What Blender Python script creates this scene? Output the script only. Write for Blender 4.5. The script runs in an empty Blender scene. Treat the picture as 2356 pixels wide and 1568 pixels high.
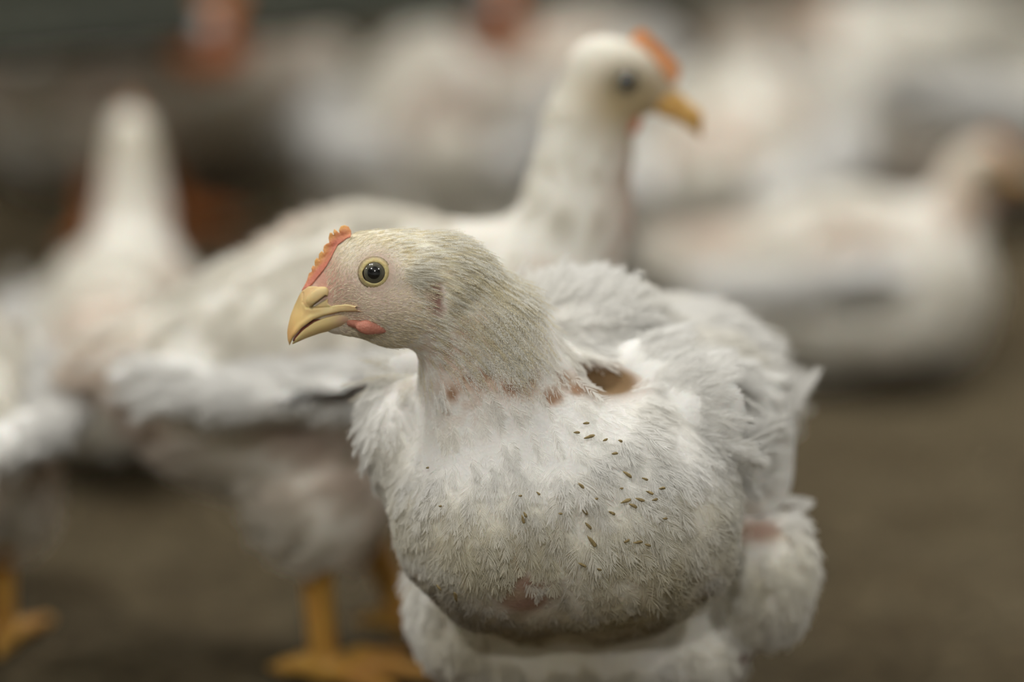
import bpy, math, random
import numpy as np
from mathutils import Matrix, Vector

random.seed(7)
rng = np.random.default_rng(7)
SC = bpy.context.scene
COL = SC.collection

# ------------------------------------------------------------------ camera
LENS = 135.0
D0 = 1.55                      # distance of the sharp plane
CAM_H = 0.602
PITCH = math.radians(14.44)
FPX = LENS / 36.0 * 2356.0
cam_d = bpy.data.cameras.new('camera')
cam = bpy.data.objects.new('camera', cam_d)
COL.objects.link(cam)
cam.location = (0, 0, CAM_H)
cam.rotation_euler = (math.radians(90) - PITCH, 0, 0)
cam_d.lens = LENS
cam_d.sensor_width = 36.0
cam_d.clip_start = 0.05
cam_d.clip_end = 100
cam_d.dof.use_dof = True
cam_d.dof.focus_distance = D0 - 0.013
cam_d.dof.aperture_fstop = 2.25
cam_d.dof.aperture_blades = 0
SC.camera = cam

# ------------------------------------------------------------------ colour management, world
SC.view_settings.view_transform = 'Standard'
SC.view_settings.look = 'None'
SC.view_settings.gamma = 1.0
SC.view_settings.exposure = 0.42
SC.view_settings.use_curve_mapping = False
world = bpy.data.worlds.new('world')
SC.world = world
world.use_nodes = True
world.node_tree.nodes['Background'].inputs[0].default_value = (0.9, 0.92, 1.0, 1)
world.node_tree.nodes['Background'].inputs[1].default_value = 0.0
SC.cycles.max_bounces = 6
SC.cycles.diffuse_bounces = 4
SC.cycles.transparent_max_bounces = 8
SC.cycles.use_denoising = True
SC.cycles.use_adaptive_sampling = True
SC.cycles.adaptive_threshold = 0.06
SC.cycles.sample_clamp_indirect = 4.0

# ------------------------------------------------------------------ ceiling lamps and added fill lamps (their lights)
LAMPS = [(-1.5, 0.0, 36), (1.3, -0.2, 26), (-0.9, 1.7, 18), (-1.5, 2.0, 22), (1.6, 3.2, 26), (-0.2, 5.8, 26), (4.0, 1.8, 22), (-4.2, 2.0, 22), (-0.3, -2.0, 60), (0.5, 2.6, 32)]  # includes added fills behind the lens, over the hen's back, above the left flock
LAMP_Z = 2.40
for i, (lx, ly, pw) in enumerate(LAMPS):
    ld = bpy.data.lights.new('lamp_light', 'POINT')
    ld.shadow_soft_size = 0.09
    ld.energy = pw * 2.05; ld.color = (1.0, 0.985, 0.945)
    lo = bpy.data.objects.new('lamp_light', ld)
    lo.location = (lx, ly, LAMP_Z)
    COL.objects.link(lo)

# ------------------------------------------------------------------ frames
# chicken sculpting frame: millimetres, X right, V up, W away from the lens, origin on the sharp plane
cp, sp = math.cos(PITCH), math.sin(PITCH)
def to_world(p):
    p = np.asarray(p, dtype=float)
    X = p[..., 0] / 1000; V = p[..., 1] / 1000; W = D0 + p[..., 2] / 1000
    return np.stack([X, W * cp + V * sp, CAM_H - W * sp + V * cp], -1)
def P(px, py, w=0.0):
    s = (D0 * 1000 + w) / FPX
    return np.array([(px - 1178) * s, (784 - py) * s, w])
def ground_at(px, D):
    """floor point under image column px at depth D"""
    y = D
    return ((px - 1178) / FPX * D, y)
UPC = np.array([0, cp, -sp])          # world up in the sculpting frame

# ------------------------------------------------------------------ materials
def mat(name):
    m = bpy.data.materials.new(name); m.use_nodes = True
    return m, m.node_tree.nodes, m.node_tree.links, m.node_tree.nodes['Principled BSDF']
def simple(name, col, rough=0.6, noise=None, bump=0, bscale=200, sss=0, spec=0.5):
    m, n, l, b = mat(name)
    b.inputs['Base Color'].default_value = (*col, 1)
    b.inputs['Roughness'].default_value = rough
    b.inputs['Specular IOR Level'].default_value = spec
    tc = n.new('ShaderNodeTexCoord')
    if sss:
        b.inputs['Subsurface Weight'].default_value = sss
        b.inputs['Subsurface Radius'].default_value = (0.004, 0.0018, 0.001)
        b.inputs['Subsurface Scale'].default_value = 1.0
    if noise:
        col2, sc = noise
        t = n.new('ShaderNodeTexNoise'); t.inputs['Scale'].default_value = sc; t.inputs['Detail'].default_value = 5
        l.new(tc.outputs['Object'], t.inputs['Vector'])
        r = n.new('ShaderNodeValToRGB')
        r.color_ramp.elements[0].position = .35; r.color_ramp.elements[1].position = .65
        r.color_ramp.elements[0].color = (*col, 1); r.color_ramp.elements[1].color = (*col2, 1)
        l.new(t.outputs['Fac'], r.inputs[0]); l.new(r.outputs[0], b.inputs['Base Color'])
    if bump:
        t = n.new('ShaderNodeTexNoise'); t.inputs['Scale'].default_value = bscale; t.inputs['Detail'].default_value = 3
        l.new(tc.outputs['Object'], t.inputs['Vector'])
        bp = n.new('ShaderNodeBump'); bp.inputs['Strength'].default_value = bump; bp.inputs['Distance'].default_value = 0.001
        l.new(t.outputs['Fac'], bp.inputs['Height']); l.new(bp.outputs[0], b.inputs['Normal'])
    return m

def tint_skin(name, bump=0.5, bscale=700, dist=0.0006, rough=0.75, sss=0.0):
    """skin or down surface whose own colour is stored per vertex"""
    m, n, l, b = mat(name)
    a = n.new('ShaderNodeAttribute'); a.attribute_name = 'tint'
    l.new(a.outputs['Color'], b.inputs['Base Color'])
    b.inputs['Roughness'].default_value = rough
    b.inputs['Specular IOR Level'].default_value = 0.25
    if sss:
        b.inputs['Subsurface Weight'].default_value = sss
        b.inputs['Subsurface Radius'].default_value = (0.003, 0.0012, 0.0008)
        b.inputs['Subsurface Scale'].default_value = 1.0
    tc = n.new('ShaderNodeTexCoord')
    t = n.new('ShaderNodeTexVoronoi'); t.inputs['Scale'].default_value = bscale
    l.new(tc.outputs['Object'], t.inputs['Vector'])
    bp = n.new('ShaderNodeBump'); bp.inputs['Strength'].default_value = bump; bp.inputs['Distance'].default_value = dist
    l.new(t.outputs['Distance'], bp.inputs['Height']); l.new(bp.outputs[0], b.inputs['Normal'])
    return m

def feather_mat(name, trans=0.5):
    m = bpy.data.materials.new(name); m.use_nodes = True
    n, l = m.node_tree.nodes, m.node_tree.links
    n.clear()
    out = n.new('ShaderNodeOutputMaterial')
    a = n.new('ShaderNodeAttribute'); a.attribute_name = 'tint'
    d = n.new('ShaderNodeBsdfDiffuse'); t = n.new('ShaderNodeBsdfTranslucent')
    l.new(a.outputs['Color'], d.inputs[0]); l.new(a.outputs['Color'], t.inputs[0])
    x = n.new('ShaderNodeMixShader'); x.inputs[0].default_value = trans
    l.new(d.outputs[0], x.inputs[1]); l.new(t.outputs[0], x.inputs[2])
    g = n.new('ShaderNodeBsdfGlossy'); g.inputs['Roughness'].default_value = .45
    y = n.new('ShaderNodeMixShader'); y.inputs[0].default_value = .03
    l.new(x.outputs[0], y.inputs[1]); l.new(g.outputs[0], y.inputs[2])
    l.new(y.outputs[0], out.inputs[0])
    return m

M_SKIN = tint_skin('bird_skin_and_down', bump=.3, sss=0.15)
M_BEAK = tint_skin('beak_horn', bump=0.12, bscale=250, rough=0.42, sss=0.3)
M_COMB = tint_skin('comb_flesh', bump=0.5, bscale=900, dist=0.0004, rough=0.5, sss=0.35)
M_FEA = feather_mat('white_feather')
M_LEG = simple('yellow_leg_scales', (0.62, 0.36, 0.07), 0.5, noise=((0.50, 0.24, 0.05), 60), bump=0.6, bscale=260, sss=0.1)
M_LEG_O = simple('orange_brown_leg_scales', (0.66, 0.22, 0.055), 0.5, noise=((0.58, 0.18, 0.045), 60), bump=0.6, bscale=260)
M_LEG_R = simple('reddish_leg_skin', (0.20, 0.085, 0.06), 0.6, noise=((0.13, 0.05, 0.035), 80), bump=0.6, bscale=260)

def eye_mat():
    m, n, l, b = mat('eye_iris_and_pupil')
    tc = n.new('ShaderNodeTexCoord')
    sep = n.new('ShaderNodeSeparateXYZ'); l.new(tc.outputs['Object'], sep.inputs[0])
    x2 = n.new('ShaderNodeMath'); x2.operation = 'MULTIPLY'; l.new(sep.outputs['X'], x2.inputs[0]); l.new(sep.outputs['X'], x2.inputs[1])
    y2 = n.new('ShaderNodeMath'); y2.operation = 'MULTIPLY'; l.new(sep.outputs['Y'], y2.inputs[0]); l.new(sep.outputs['Y'], y2.inputs[1])
    s = n.new('ShaderNodeMath'); s.operation = 'ADD'; l.new(x2.outputs[0], s.inputs[0]); l.new(y2.outputs[0], s.inputs[1])
    q = n.new('ShaderNodeMath'); q.operation = 'SQRT'; l.new(s.outputs[0], q.inputs[0])
    d = n.new('ShaderNodeMath'); d.operation = 'MULTIPLY'; d.inputs[1].default_value = 1 / 0.0058; l.new(q.outputs[0], d.inputs[0])
    r = n.new('ShaderNodeValToRGB'); cr = r.color_ramp
    cr.elements[0].position = 0.0; cr.elements[0].color = (0.003, 0.003, 0.004, 1)
    cr.elements[1].position = 1.0; cr.elements[1].color = (0.02, 0.012, 0.01, 1)
    for p_, c_ in ((0.42, (0.003, 0.003, 0.004)), (0.47, (0.075, 0.075, 0.055)), (0.66, (0.115, 0.105, 0.075)), (0.76, (0.05, 0.042, 0.03)), (0.82, (0.02, 0.012, 0.01))):
        e = cr.elements.new(p_); e.color = (*c_, 1)
    l.new(d.outputs[0], r.inputs[0]); l.new(r.outputs[0], b.inputs['Base Color'])
    b.inputs['Roughness'].default_value = 0.08
    b.inputs['Coat Weight'].default_value = 1.0
    b.inputs['Coat Roughness'].default_value = 0.02
    return m
M_EYE = eye_mat()

# ------------------------------------------------------------------ implicit-surface helpers
def sdf_ell(c, r, R=None):
    c = np.asarray(c, float); r = np.asarray(r, float)
    def f(p):
        q = p - c
        if R is not None: q = q @ R           # R columns = local axes
        k0 = np.sqrt(((q / r) ** 2).sum(-1)); k1 = np.sqrt(((q / (r * r)) ** 2).sum(-1)) + 1e-9
        return k0 * (k0 - 1) / k1
    return f
def sdf_cone(a, b, ra, rb, flat=None):
    a = np.asarray(a, float); b = np.asarray(b, float)
    d = b - a; L2 = (d * d).sum()
    def f(p):
        q = p - a
        t = np.clip((q @ d) / L2, 0, 1)
        e = q - t[..., None] * d
        if flat is not None: e = e / np.asarray(flat, float)
        return np.sqrt((e * e).sum(-1)) - (ra + (rb - ra) * t)
    return f
def smin(a, b, k):
    h = np.clip(0.5 + 0.5 * (b - a) / k, 0, 1)
    return b + (a - b) * h - k * h * (1 - h)
def smax(a, b, k): return -smin(-a, -b, k)
def union(fs):
    """list of (sdf, blend radius)"""
    def f(p):
        v = fs[0][0](p)
        for g, k in fs[1:]: v = smin(v, g(p), k)
        return v
    return f
def poly_sd(pts_px):
    """signed distance to a side-view outline (pixels of the sharp plane), as a function of mm points"""
    A = np.array([P(a, b)[:2] for a, b in pts_px]); B = np.roll(A, -1, 0)
    def f(p):
        x = p[:, :2]; d = np.full(len(p), 1e9); ins = np.zeros(len(p), bool)
        for a, b in zip(A, B):
            e = b - a; w = x - a
            t = np.clip((w @ e) / (e @ e + 1e-12), 0, 1)
            q = w - t[:, None] * e; d = np.minimum(d, (q * q).sum(1))
            c = (a[1] > x[:, 1]) != (b[1] > x[:, 1])
            xi = (b[0] - a[0]) * (x[:, 1] - a[1]) / (b[1] - a[1] + 1e-12) + a[0]
            ins ^= c & (x[:, 0] < xi)
        d = np.sqrt(d)
        return np.where(ins, -d, d)
    return f
def line_d(pts_px):
    A = np.array([P(a, b)[:2] for a, b in pts_px])
    def f(p):
        x = p[:, :2]; d = np.full(len(p), 1e9)
        for a, b in zip(A[:-1], A[1:]):
            e = b - a; w = x - a; t = np.clip((w @ e) / (e @ e), 0, 1)
            q = w - t[:, None] * e; d = np.minimum(d, (q * q).sum(1))
        return np.sqrt(d)
    return f
def basis(x, up=(0, 1, 0)):
    x = np.asarray(x, float); x = x / np.linalg.norm(x)
    z = np.cross(x, up); z /= np.linalg.norm(z); y = np.cross(z, x)
    return np.stack([x, y, z], 1)
def grad(f, p, e=0.4):
    g = np.stack([f(p + np.array(o)) - f(p - np.array(o)) for o in ((e, 0, 0), (0, e, 0), (0, 0, e))], -1)
    return g / (np.linalg.norm(g, axis=-1, keepdims=True) + 1e-9)
def surface_nets(f, lo, hi, h):
    lo = np.asarray(lo, float); hi = np.asarray(hi, float)
    n = np.ceil((hi - lo) / h).astype(int) + 1
    ax = [lo[i] + h * np.arange(n[i]) for i in range(3)]
    val = np.empty(n)
    Y, Z = np.meshgrid(ax[1], ax[2], indexing='ij')
    for i in range(n[0]):
        val[i] = f(np.stack([np.full_like(Y, ax[0][i]), Y, Z], -1).reshape(-1, 3)).reshape(Y.shape)
    ins = val < 0
    c = np.zeros(n - 1, int)
    for dx in (0, 1):
        for dy in (0, 1):
            for dz in (0, 1):
                c += ins[dx:n[0] - 1 + dx, dy:n[1] - 1 + dy, dz:n[2] - 1 + dz]
    act = (c > 0) & (c < 8)
    idx = -np.ones(n - 1, int); cells = np.argwhere(act); idx[act] = np.arange(len(cells))
    acc = np.zeros((len(cells), 3)); cnt = np.zeros(len(cells))
    corners = [(x, y, z) for x in (0, 1) for y in (0, 1) for z in (0, 1)]
    for a_ in corners:
        for k in range(3):
            if a_[k] == 0:
                b_ = list(a_); b_[k] = 1
                ia = cells + np.array(a_); ib = cells + np.array(b_)
                va = val[tuple(ia.T)]; vb = val[tuple(ib.T)]
                m = (va < 0) != (vb < 0)
                t = np.where(m, va / np.where(m, va - vb, 1), 0)
                acc += np.where(m[:, None], ia + t[:, None] * (ib - ia), 0); cnt += m
    v = lo + h * acc / cnt[:, None]
    for _ in range(2):
        g = grad(f, v, h * .4); v = v - g * np.clip(f(v), -h, h)[:, None] * .8
    faces = []
    for k in range(3):
        a, b = (k + 1) % 3, (k + 2) % 3
        s0 = [slice(1, n[i] - 1) for i in range(3)]; s1 = list(s0)
        s0[k] = slice(0, n[k] - 1); s1[k] = slice(1, n[k])
        A = ins[tuple(s0)]; B = ins[tuple(s1)]
        e = np.argwhere(A != B); off = np.array([1, 1, 1]); off[k] = 0; e = e + off
        flip = ins[tuple(e.T)]
        ea = np.zeros(3, int); ea[a] = 1; eb = np.zeros(3, int); eb[b] = 1
        q = np.stack([idx[tuple((e - ea - eb).T)], idx[tuple((e - eb).T)], idx[tuple(e.T)], idx[tuple((e - ea).T)]], 1)
        q[~flip] = q[~flip][:, ::-1]
        faces.append(q)
    return v, np.concatenate(faces)

# ------------------------------------------------------------------ object helpers
def mesh_obj(name, v, faces, material, parent=None, tint=None, smooth=True, loc=None):
    me = bpy.data.meshes.new(name)
    me.from_pydata([tuple(x) for x in np.asarray(v, float)], [], [tuple(int(i) for i in f) for f in faces])
    me.materials.append(material)
    if smooth: me.shade_smooth()
    if tint is not None:
        at = me.color_attributes.new('tint', 'FLOAT_COLOR', 'POINT')
        c = np.ones((len(v), 4)); c[:, :3] = tint
        at.data.foreach_set('color', c.ravel())
    o = bpy.data.objects.new(name, me); COL.objects.link(o)
    if parent is not None: o.parent = parent
    if loc is not None: o.location = loc
    return o
def empty(name, loc, rz=0):
    o = bpy.data.objects.new(name, None); o.empty_display_size = .05
    COL.objects.link(o); o.location = loc; o.rotation_euler = (0, 0, rz)
    return o
def tag(o, label=None, cat=None, group=None, kind=None):
    if label: o['label'] = label
    if cat: o['category'] = cat
    if group: o['group'] = group
    if kind: o['kind'] = kind
    return o
def hair_obj(name, pts, radii, tint, material, parent=None):
    """pts (N, K, 3) metres, radii (N, K) metres, tint (N, 3)"""
    N, K, _ = pts.shape
    hc = bpy.data.hair_curves.new(name)
    hc.add_curves([K] * N)
    hc.attributes['position'].data.foreach_set('vector', pts.astype(np.float32).ravel())
    ra = hc.attributes.get('radius') or hc.attributes.new('radius', 'FLOAT', 'POINT')
    ra.data.foreach_set('value', radii.astype(np.float32).ravel())
    ta = hc.attributes.new('tint', 'FLOAT_COLOR', 'CURVE')
    c = np.ones((N, 4), np.float32); c[:, :3] = tint
    ta.data.foreach_set('color', c.ravel())
    hc.materials.append(material)
    o = bpy.data.objects.new(name, hc); COL.objects.link(o)
    if parent is not None: o.parent = parent
    return o
def sample_mesh(v, faces, n, dens=None):
    """area-weighted random points on quads; returns points"""
    a, b, c, d = (v[faces[:, i]] for i in range(4))
    ar = np.linalg.norm(np.cross(c - a, d - b), axis=1)
    if dens is not None: ar = ar * dens((a + c) / 2)
    i = rng.choice(len(faces), n, p=ar / ar.sum())
    s, t = rng.random((n, 1)), rng.random((n, 1))
    return (a[i] * (1 - s) * (1 - t) + b[i] * s * (1 - t) + c[i] * s * t + d[i] * (1 - s) * t)
def vnoise(p, s, seed=0):
    """cheap smooth noise -1..1 from sines"""
    r = np.random.default_rng(seed + 99); v = 0
    for _ in range(7):
        k = r.normal(size=3); k /= np.linalg.norm(k); k *= s * r.uniform(.6, 1.6)
        v = v + np.sin(p @ k + r.uniform(0, 6.28))
    return v / 3.2
def blend_ctrl(p, cp_, vals, sig):
    d2 = ((p[:, None, :] - cp_[None]) ** 2).sum(-1)
    d2 = d2 - d2.min(1, keepdims=True)
    w = np.exp(-d2 / (2 * sig * sig)); w /= w.sum(1, keepdims=True)
    return w @ vals

def feathers(root, nrm, flow, L, Wd, lift, curl, nb, K=4, fluff=.25, rad=.11, side_drop=.25, tipw=.5):
    """barbs of many feathers. root, nrm, flow (F,3); L, Wd, lift, curl (F). returns pts (F*nb, K, 3), radii, feather index"""
    F = len(root)
    side = np.cross(nrm, flow); side /= np.linalg.norm(side, axis=1, keepdims=True) + 1e-9
    s0 = np.tile(np.linspace(0.02, 0.97, nb // 2), 2)[None].repeat(F, 0) + rng.normal(0, .02, (F, nb // 2 * 2))
    s0 = np.clip(s0, 0, 1)
    sg = np.concatenate([np.ones(nb // 2), -np.ones(nb // 2)])[None]
    prof = np.sin(np.pi * np.clip(s0 * .86 + .14, 0, 1) ** 0.8) ** tipw
    bl = Wd[:, None] * (prof * .9 + .12) * rng.uniform(.7, 1.2, s0.shape)
    ang = np.radians(58 - 38 * s0) + rng.normal(0, .12, s0.shape)
    def rach(s):
        return root[:, None, :] + flow[:, None, :] * (L[:, None] * s)[..., None] + nrm[:, None, :] * (L[:, None] * (lift[:, None] * s - curl[:, None] * s * s))[..., None]
    base = rach(s0)
    t = np.linspace(0, 1, K)
    jn = rng.normal(0, fluff, s0.shape); js = rng.normal(0, fluff * .5, s0.shape)
    pts = np.empty((F, s0.shape[1], K, 3))
    tanz = (lift[:, None] - 2 * curl[:, None] * s0)
    for i, ti in enumerate(t):
        fwd = bl * (np.cos(ang) * ti + .18 * ti * ti)
        lat = bl * (np.sin(ang) * (ti - .25 * ti * ti)) * sg + bl * js * ti * ti
        up = fwd * tanz - side_drop * np.abs(lat) * ti + bl * jn * ti * ti
        pts[:, :, i] = base + flow[:, None] * fwd[..., None] + side[:, None] * lat[..., None] + nrm[:, None] * up[..., None]
    r = rad * np.array([1, .95, .8, .35] if K == 4 else np.linspace(1, .3, K))
    radii = np.broadcast_to(r, (F, s0.shape[1], K)).copy()
    fi = np.repeat(np.arange(F), s0.shape[1])
    return pts.reshape(-1, K, 3), radii.reshape(-1, K), fi

# =================================================================== SETTING
def structure(name, v, f, m):
    o = mesh_obj(name, v, f, m, smooth=False); o['kind'] = 'structure'; return o
def box_vf(x0, x1, y0, y1, z0, z1):
    v = [(x, y, z) for z in (z0, z1) for y in (y0, y1) for x in (x0, x1)]
    f = [(0, 2, 3, 1), (4, 5, 7, 6), (0, 1, 5, 4), (2, 6, 7, 3), (0, 4, 6, 2), (1, 3, 7, 5)]
    return v, f
def litter_mat():
    m, n, l, b = mat('brown_litter')
    tc = n.new('ShaderNodeTexCoord')
    t1 = n.new('ShaderNodeTexNoise'); t1.inputs['Scale'].default_value = 9; t1.inputs['Detail'].default_value = 8; t1.inputs['Roughness'].default_value = .7
    t2 = n.new('ShaderNodeTexNoise'); t2.inputs['Scale'].default_value = 120; t2.inputs['Detail'].default_value = 4
    l.new(tc.outputs['Object'], t1.inputs['Vector']); l.new(tc.outputs['Object'], t2.inputs['Vector'])
    r1 = n.new('ShaderNodeValToRGB'); r1.color_ramp.elements[0].position = .35; r1.color_ramp.elements[1].position = .68
    r1.color_ramp.elements[0].color = (0.060, 0.046, 0.026, 1); r1.color_ramp.elements[1].color = (0.115, 0.095, 0.060, 1)
    l.new(t1.outputs['Fac'], r1.inputs[0])
    mx = n.new('ShaderNodeMix'); mx.data_type = 'RGBA'; mx.blend_type = 'MULTIPLY'; mx.inputs['Factor'].default_value = .6
    r2 = n.new('ShaderNodeValToRGB'); r2.color_ramp.elements[0].color = (.35, .33, .3, 1); r2.color_ramp.elements[1].color = (1.4, 1.35, 1.25, 1)
    r2.color_ramp.elements[0].position = .3; r2.color_ramp.elements[1].position = .7
    l.new(t2.outputs['Fac'], r2.inputs[0]); l.new(r1.outputs[0], mx.inputs['A']); l.new(r2.outputs[0], mx.inputs['B'])
    l.new(mx.outputs['Result'], b.inputs['Base Color']); b.inputs['Roughness'].default_value = .95
    b.inputs['Specular IOR Level'].default_value = .1
    bp = n.new('ShaderNodeBump'); bp.inputs['Strength'].default_value = .8; bp.inputs['Distance'].default_value = .006
    l.new(t2.outputs['Fac'], bp.inputs['Height']); l.new(bp.outputs[0], b.inputs['Normal'])
    return m
M_LITTER = litter_mat()
M_WALL = simple('off_white_wall_panel', (0.62, 0.62, 0.58), .7, noise=((0.54, 0.54, 0.50), 3))
M_CEIL = simple('white_ceiling_panel', (0.72, 0.72, 0.69), .7, noise=((0.66, 0.66, 0.62), 2))
RX, RY0, RY1, RZ = 6.0, -5.0, 14.0, 2.6
gx = np.concatenate([np.linspace(-RX, -1.6, 12)[:-1], np.linspace(-1.6, 1.6, 140), np.linspace(1.6, RX, 12)[1:]])
gy = np.concatenate([np.linspace(RY0, 1.0, 10)[:-1], np.linspace(1.0, 4.6, 150), np.linspace(4.6, RY1, 12)[1:]])
GX, GY = np.meshgrid(gx, gy, indexing='ij')
pf = np.stack([GX, GY, 0 * GX], -1).reshape(-1, 3)
hz = 0.004 * vnoise(pf, 14, 1) + 0.003 * vnoise(pf, 45, 2) - 0.004
pf[:, 2] = hz
ni, nj = len(gx), len(gy)
ii = np.arange(ni * nj).reshape(ni, nj)
ff = np.stack([ii[:-1, :-1], ii[1:, :-1], ii[1:, 1:], ii[:-1, 1:]], -1).reshape(-1, 4)
floor = mesh_obj('floor', pf, ff, M_LITTER); floor['kind'] = 'structure'
structure('ceiling', *box_vf(-RX, RX, RY0, RY1, RZ, RZ + .1), M_CEIL)
structure('wall_left', *box_vf(-RX - .1, -RX, RY0, RY1, -.05, RZ), M_WALL)
structure('wall_right', *box_vf(RX, RX + .1, RY0, RY1, -.05, RZ), M_WALL)
structure('wall_back', *box_vf(-RX, RX, RY1, RY1 + .1, -.05, RZ), M_WALL)
structure('wall_front', *box_vf(-RX, RX, RY0 - .1, RY0, -.05, RZ), M_WALL)

# =================================================================== MAIN CHICKEN
TAIL = np.array([0.45, 0.22, 0.86]); TAIL /= np.linalg.norm(TAIL)
RB = basis(TAIL, UPC)                     # columns: to tail, up, side
def head_sdf():
    fs = [
        (sdf_ell(P(893, 640), (20.5, 19.5, 15.0)), 0),
        (sdf_ell(P(985, 650, 2), (21, 19.5, 16.5)), 8),
        (sdf_cone(P(880, 655), P(748, 700), 16, 8.2, (1, 1, .82)), 7),
        (sdf_cone(P(812, 640), P(735, 690), 13, 8.0, (1, 1, .72)), 6),
        (sdf_cone(P(900, 725, 0), P(778, 742), 11.5, 4.6, (1, 1, .85)), 6),
        (sdf_cone(P(985, 715, 2), P(900, 735, 0), 15, 10, (1, 1, .9)), 6),
        (sdf_cone(P(832, 583), P(782, 645), 8.2, 6.5, (1, 1, .8)), 5),
        (sdf_ell(P(955, 628, -9), (9, 6, 7)), 5),
        (sdf_ell(P(900, 705, -7), (12, 8, 8)), 6),
    ]
    return fs
body_parts = head_sdf() + [
    # neck
    (sdf_cone(P(1030, 680, 6), P(1105, 770, 14), 21, 23), 10),
    (sdf_cone(P(1105, 770, 14), P(1150, 900, 22), 23, 28), 10),
    (sdf_cone(P(1150, 900, 22), P(1210, 1010, 32), 29, 44), 14),
    # breast
    (sdf_ell(P(1300, 1150, 48), (71, 58, 62)), 18),
    (sdf_ell(P(1130, 1175, 30), (38, 43, 40)), 16),
    (sdf_ell(P(1450, 1185, 38), (40, 42, 44)), 16),
    # trunk and back
    (sdf_ell(P(1450, 960, 110), (86, 48, 62), RB), 18),
    (sdf_ell(P(1400, 1200, 110), (80, 50, 62), RB), 18),
    (sdf_ell(P(1330, 760, 85), (34, 22, 38)), 14),
    # right shoulder and folded wing (on the left of the picture)
    (sdf_ell(P(985, 985, 62), (44, 32, 21), basis((0.35, 0.05, 0.93), UPC)), 8),
    # rump
    (sdf_ell(P(1660, 940, 195), (42, 28, 30), RB), 14),
    # thigh on the right
    (sdf_ell(P(1765, 1330, 92), (21, 27, 30)), 7),
    (sdf_ell(P(1110, 1395, 95), (33, 34, 32)), 8),
    # belly between the legs
    (sdf_ell(P(1400, 1420, 120), (60, 26, 50), RB), 12),
    (sdf_ell(P(1370, 1500, 110), (66, 22, 46)), 10),
]
body_u = union(body_parts)
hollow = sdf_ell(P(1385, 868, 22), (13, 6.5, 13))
keel = sdf_cone(P(1178, 1120, -24), P(1196, 1345, -16), 3, 4.5)
def body_f(p):
    v = body_u(p)
    v = smax(v, -hollow(p), 8)
    # keel groove and soft lumps of the plumage below the neck
    low = np.clip((P(0, 860)[1] - p[:, 1]) / 25, 0, 1)
    v = smax(v, -keel(p), 7)
    v = v + low * (1.9 * vnoise(p, .075, 3) + .8 * vnoise(p, .16, 4))
    return v
bv, bf = surface_nets(body_f, (-100, -150, -35), (145, 60, 265), 2.0)
hv_mask = None

SKIN = np.array([0.66, 0.51, 0.42]); WHITE = np.array([0.96, 0.95, 0.925]); CREAM = np.array([0.955, 0.92, 0.80])
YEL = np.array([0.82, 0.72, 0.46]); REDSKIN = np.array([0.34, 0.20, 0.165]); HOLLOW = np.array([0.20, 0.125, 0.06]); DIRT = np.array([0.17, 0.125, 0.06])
def blob(p, c, r):
    r = np.asarray(r, float)
    return np.exp(-(((p - np.asarray(c)) / r) ** 2).sum(-1))
def bare(p):
    """0..1: how much bare skin shows (sparse plumage)"""
    b = blob(p, P(860, 690, -12), (24, 15, 40)) * .55
    b = np.maximum(b, blob(p, P(800, 690, -8), (9, 12, 20)))
    b = np.maximum(b, 1.0 * blob(p, P(865, 628, -14), (9, 9, 20)))
    b = np.maximum(b, .9 * blob(p, P(752, 640, 0), (8, 12, 30)))
    b = np.maximum(b, 1.7 * blob(p, P(1000, 684, -16), (2.8, 6.0, 16)))
    b = np.maximum(b, .55 * np.clip(blob(p, P(1180, 880, -8), (34, 6, 60)) * (1.1 + 1.3 * vnoise(p, .5, 61)), 0, 1.4))
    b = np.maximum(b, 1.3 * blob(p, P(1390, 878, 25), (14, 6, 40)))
    b = np.maximum(b, 1.9 * blob(p, P(1203, 1362, 10), (8.5, 6.5, 60)))
    b = np.maximum(b, .7 * blob(p, P(1187, 1300, 0), (4, 9, 60)))
    b = np.maximum(b, .8 * blob(p, P(1750, 1225, 60), (14, 5, 60)))
    b = np.maximum(b, 1.5 * patches(p))
    return np.clip(b, 0, 1)
PATCH = [(1178, 893, 4.0, 2.2), (1272, 915, 3.6, 2.4), (1118, 862, 3.0, 2.0), (1075, 868, 2.2, 1.6), (1225, 868, 2.6, 2.0), (1040, 905, 2.4, 2.4), (1330, 895, 3.5, 2.0)]
def patches(p):
    v = 0
    for x_, y_, a_, b_ in PATCH: v = np.maximum(v, blob(p, P(x_, y_, -5), (a_, b_, 40)))
    return v
def dirtiness(p):
    y = p[:, 1]; y0 = P(0, 1290)[1]
    d = np.clip((y0 - y) / 27 + .42 * vnoise(p, .13, 11) + .25 * vnoise(p, .5, 12), 0, 1)
    d *= np.clip((p[:, 2] * -1 + 75) / 40, 0, 1)
    d = np.maximum(d, .45 * np.clip(vnoise(p, .22, 13) - .35, 0, 1) * np.clip((P(0, 1120)[1] - y) / 25, 0, 1))
    return np.clip(d, 0, 1)
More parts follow.
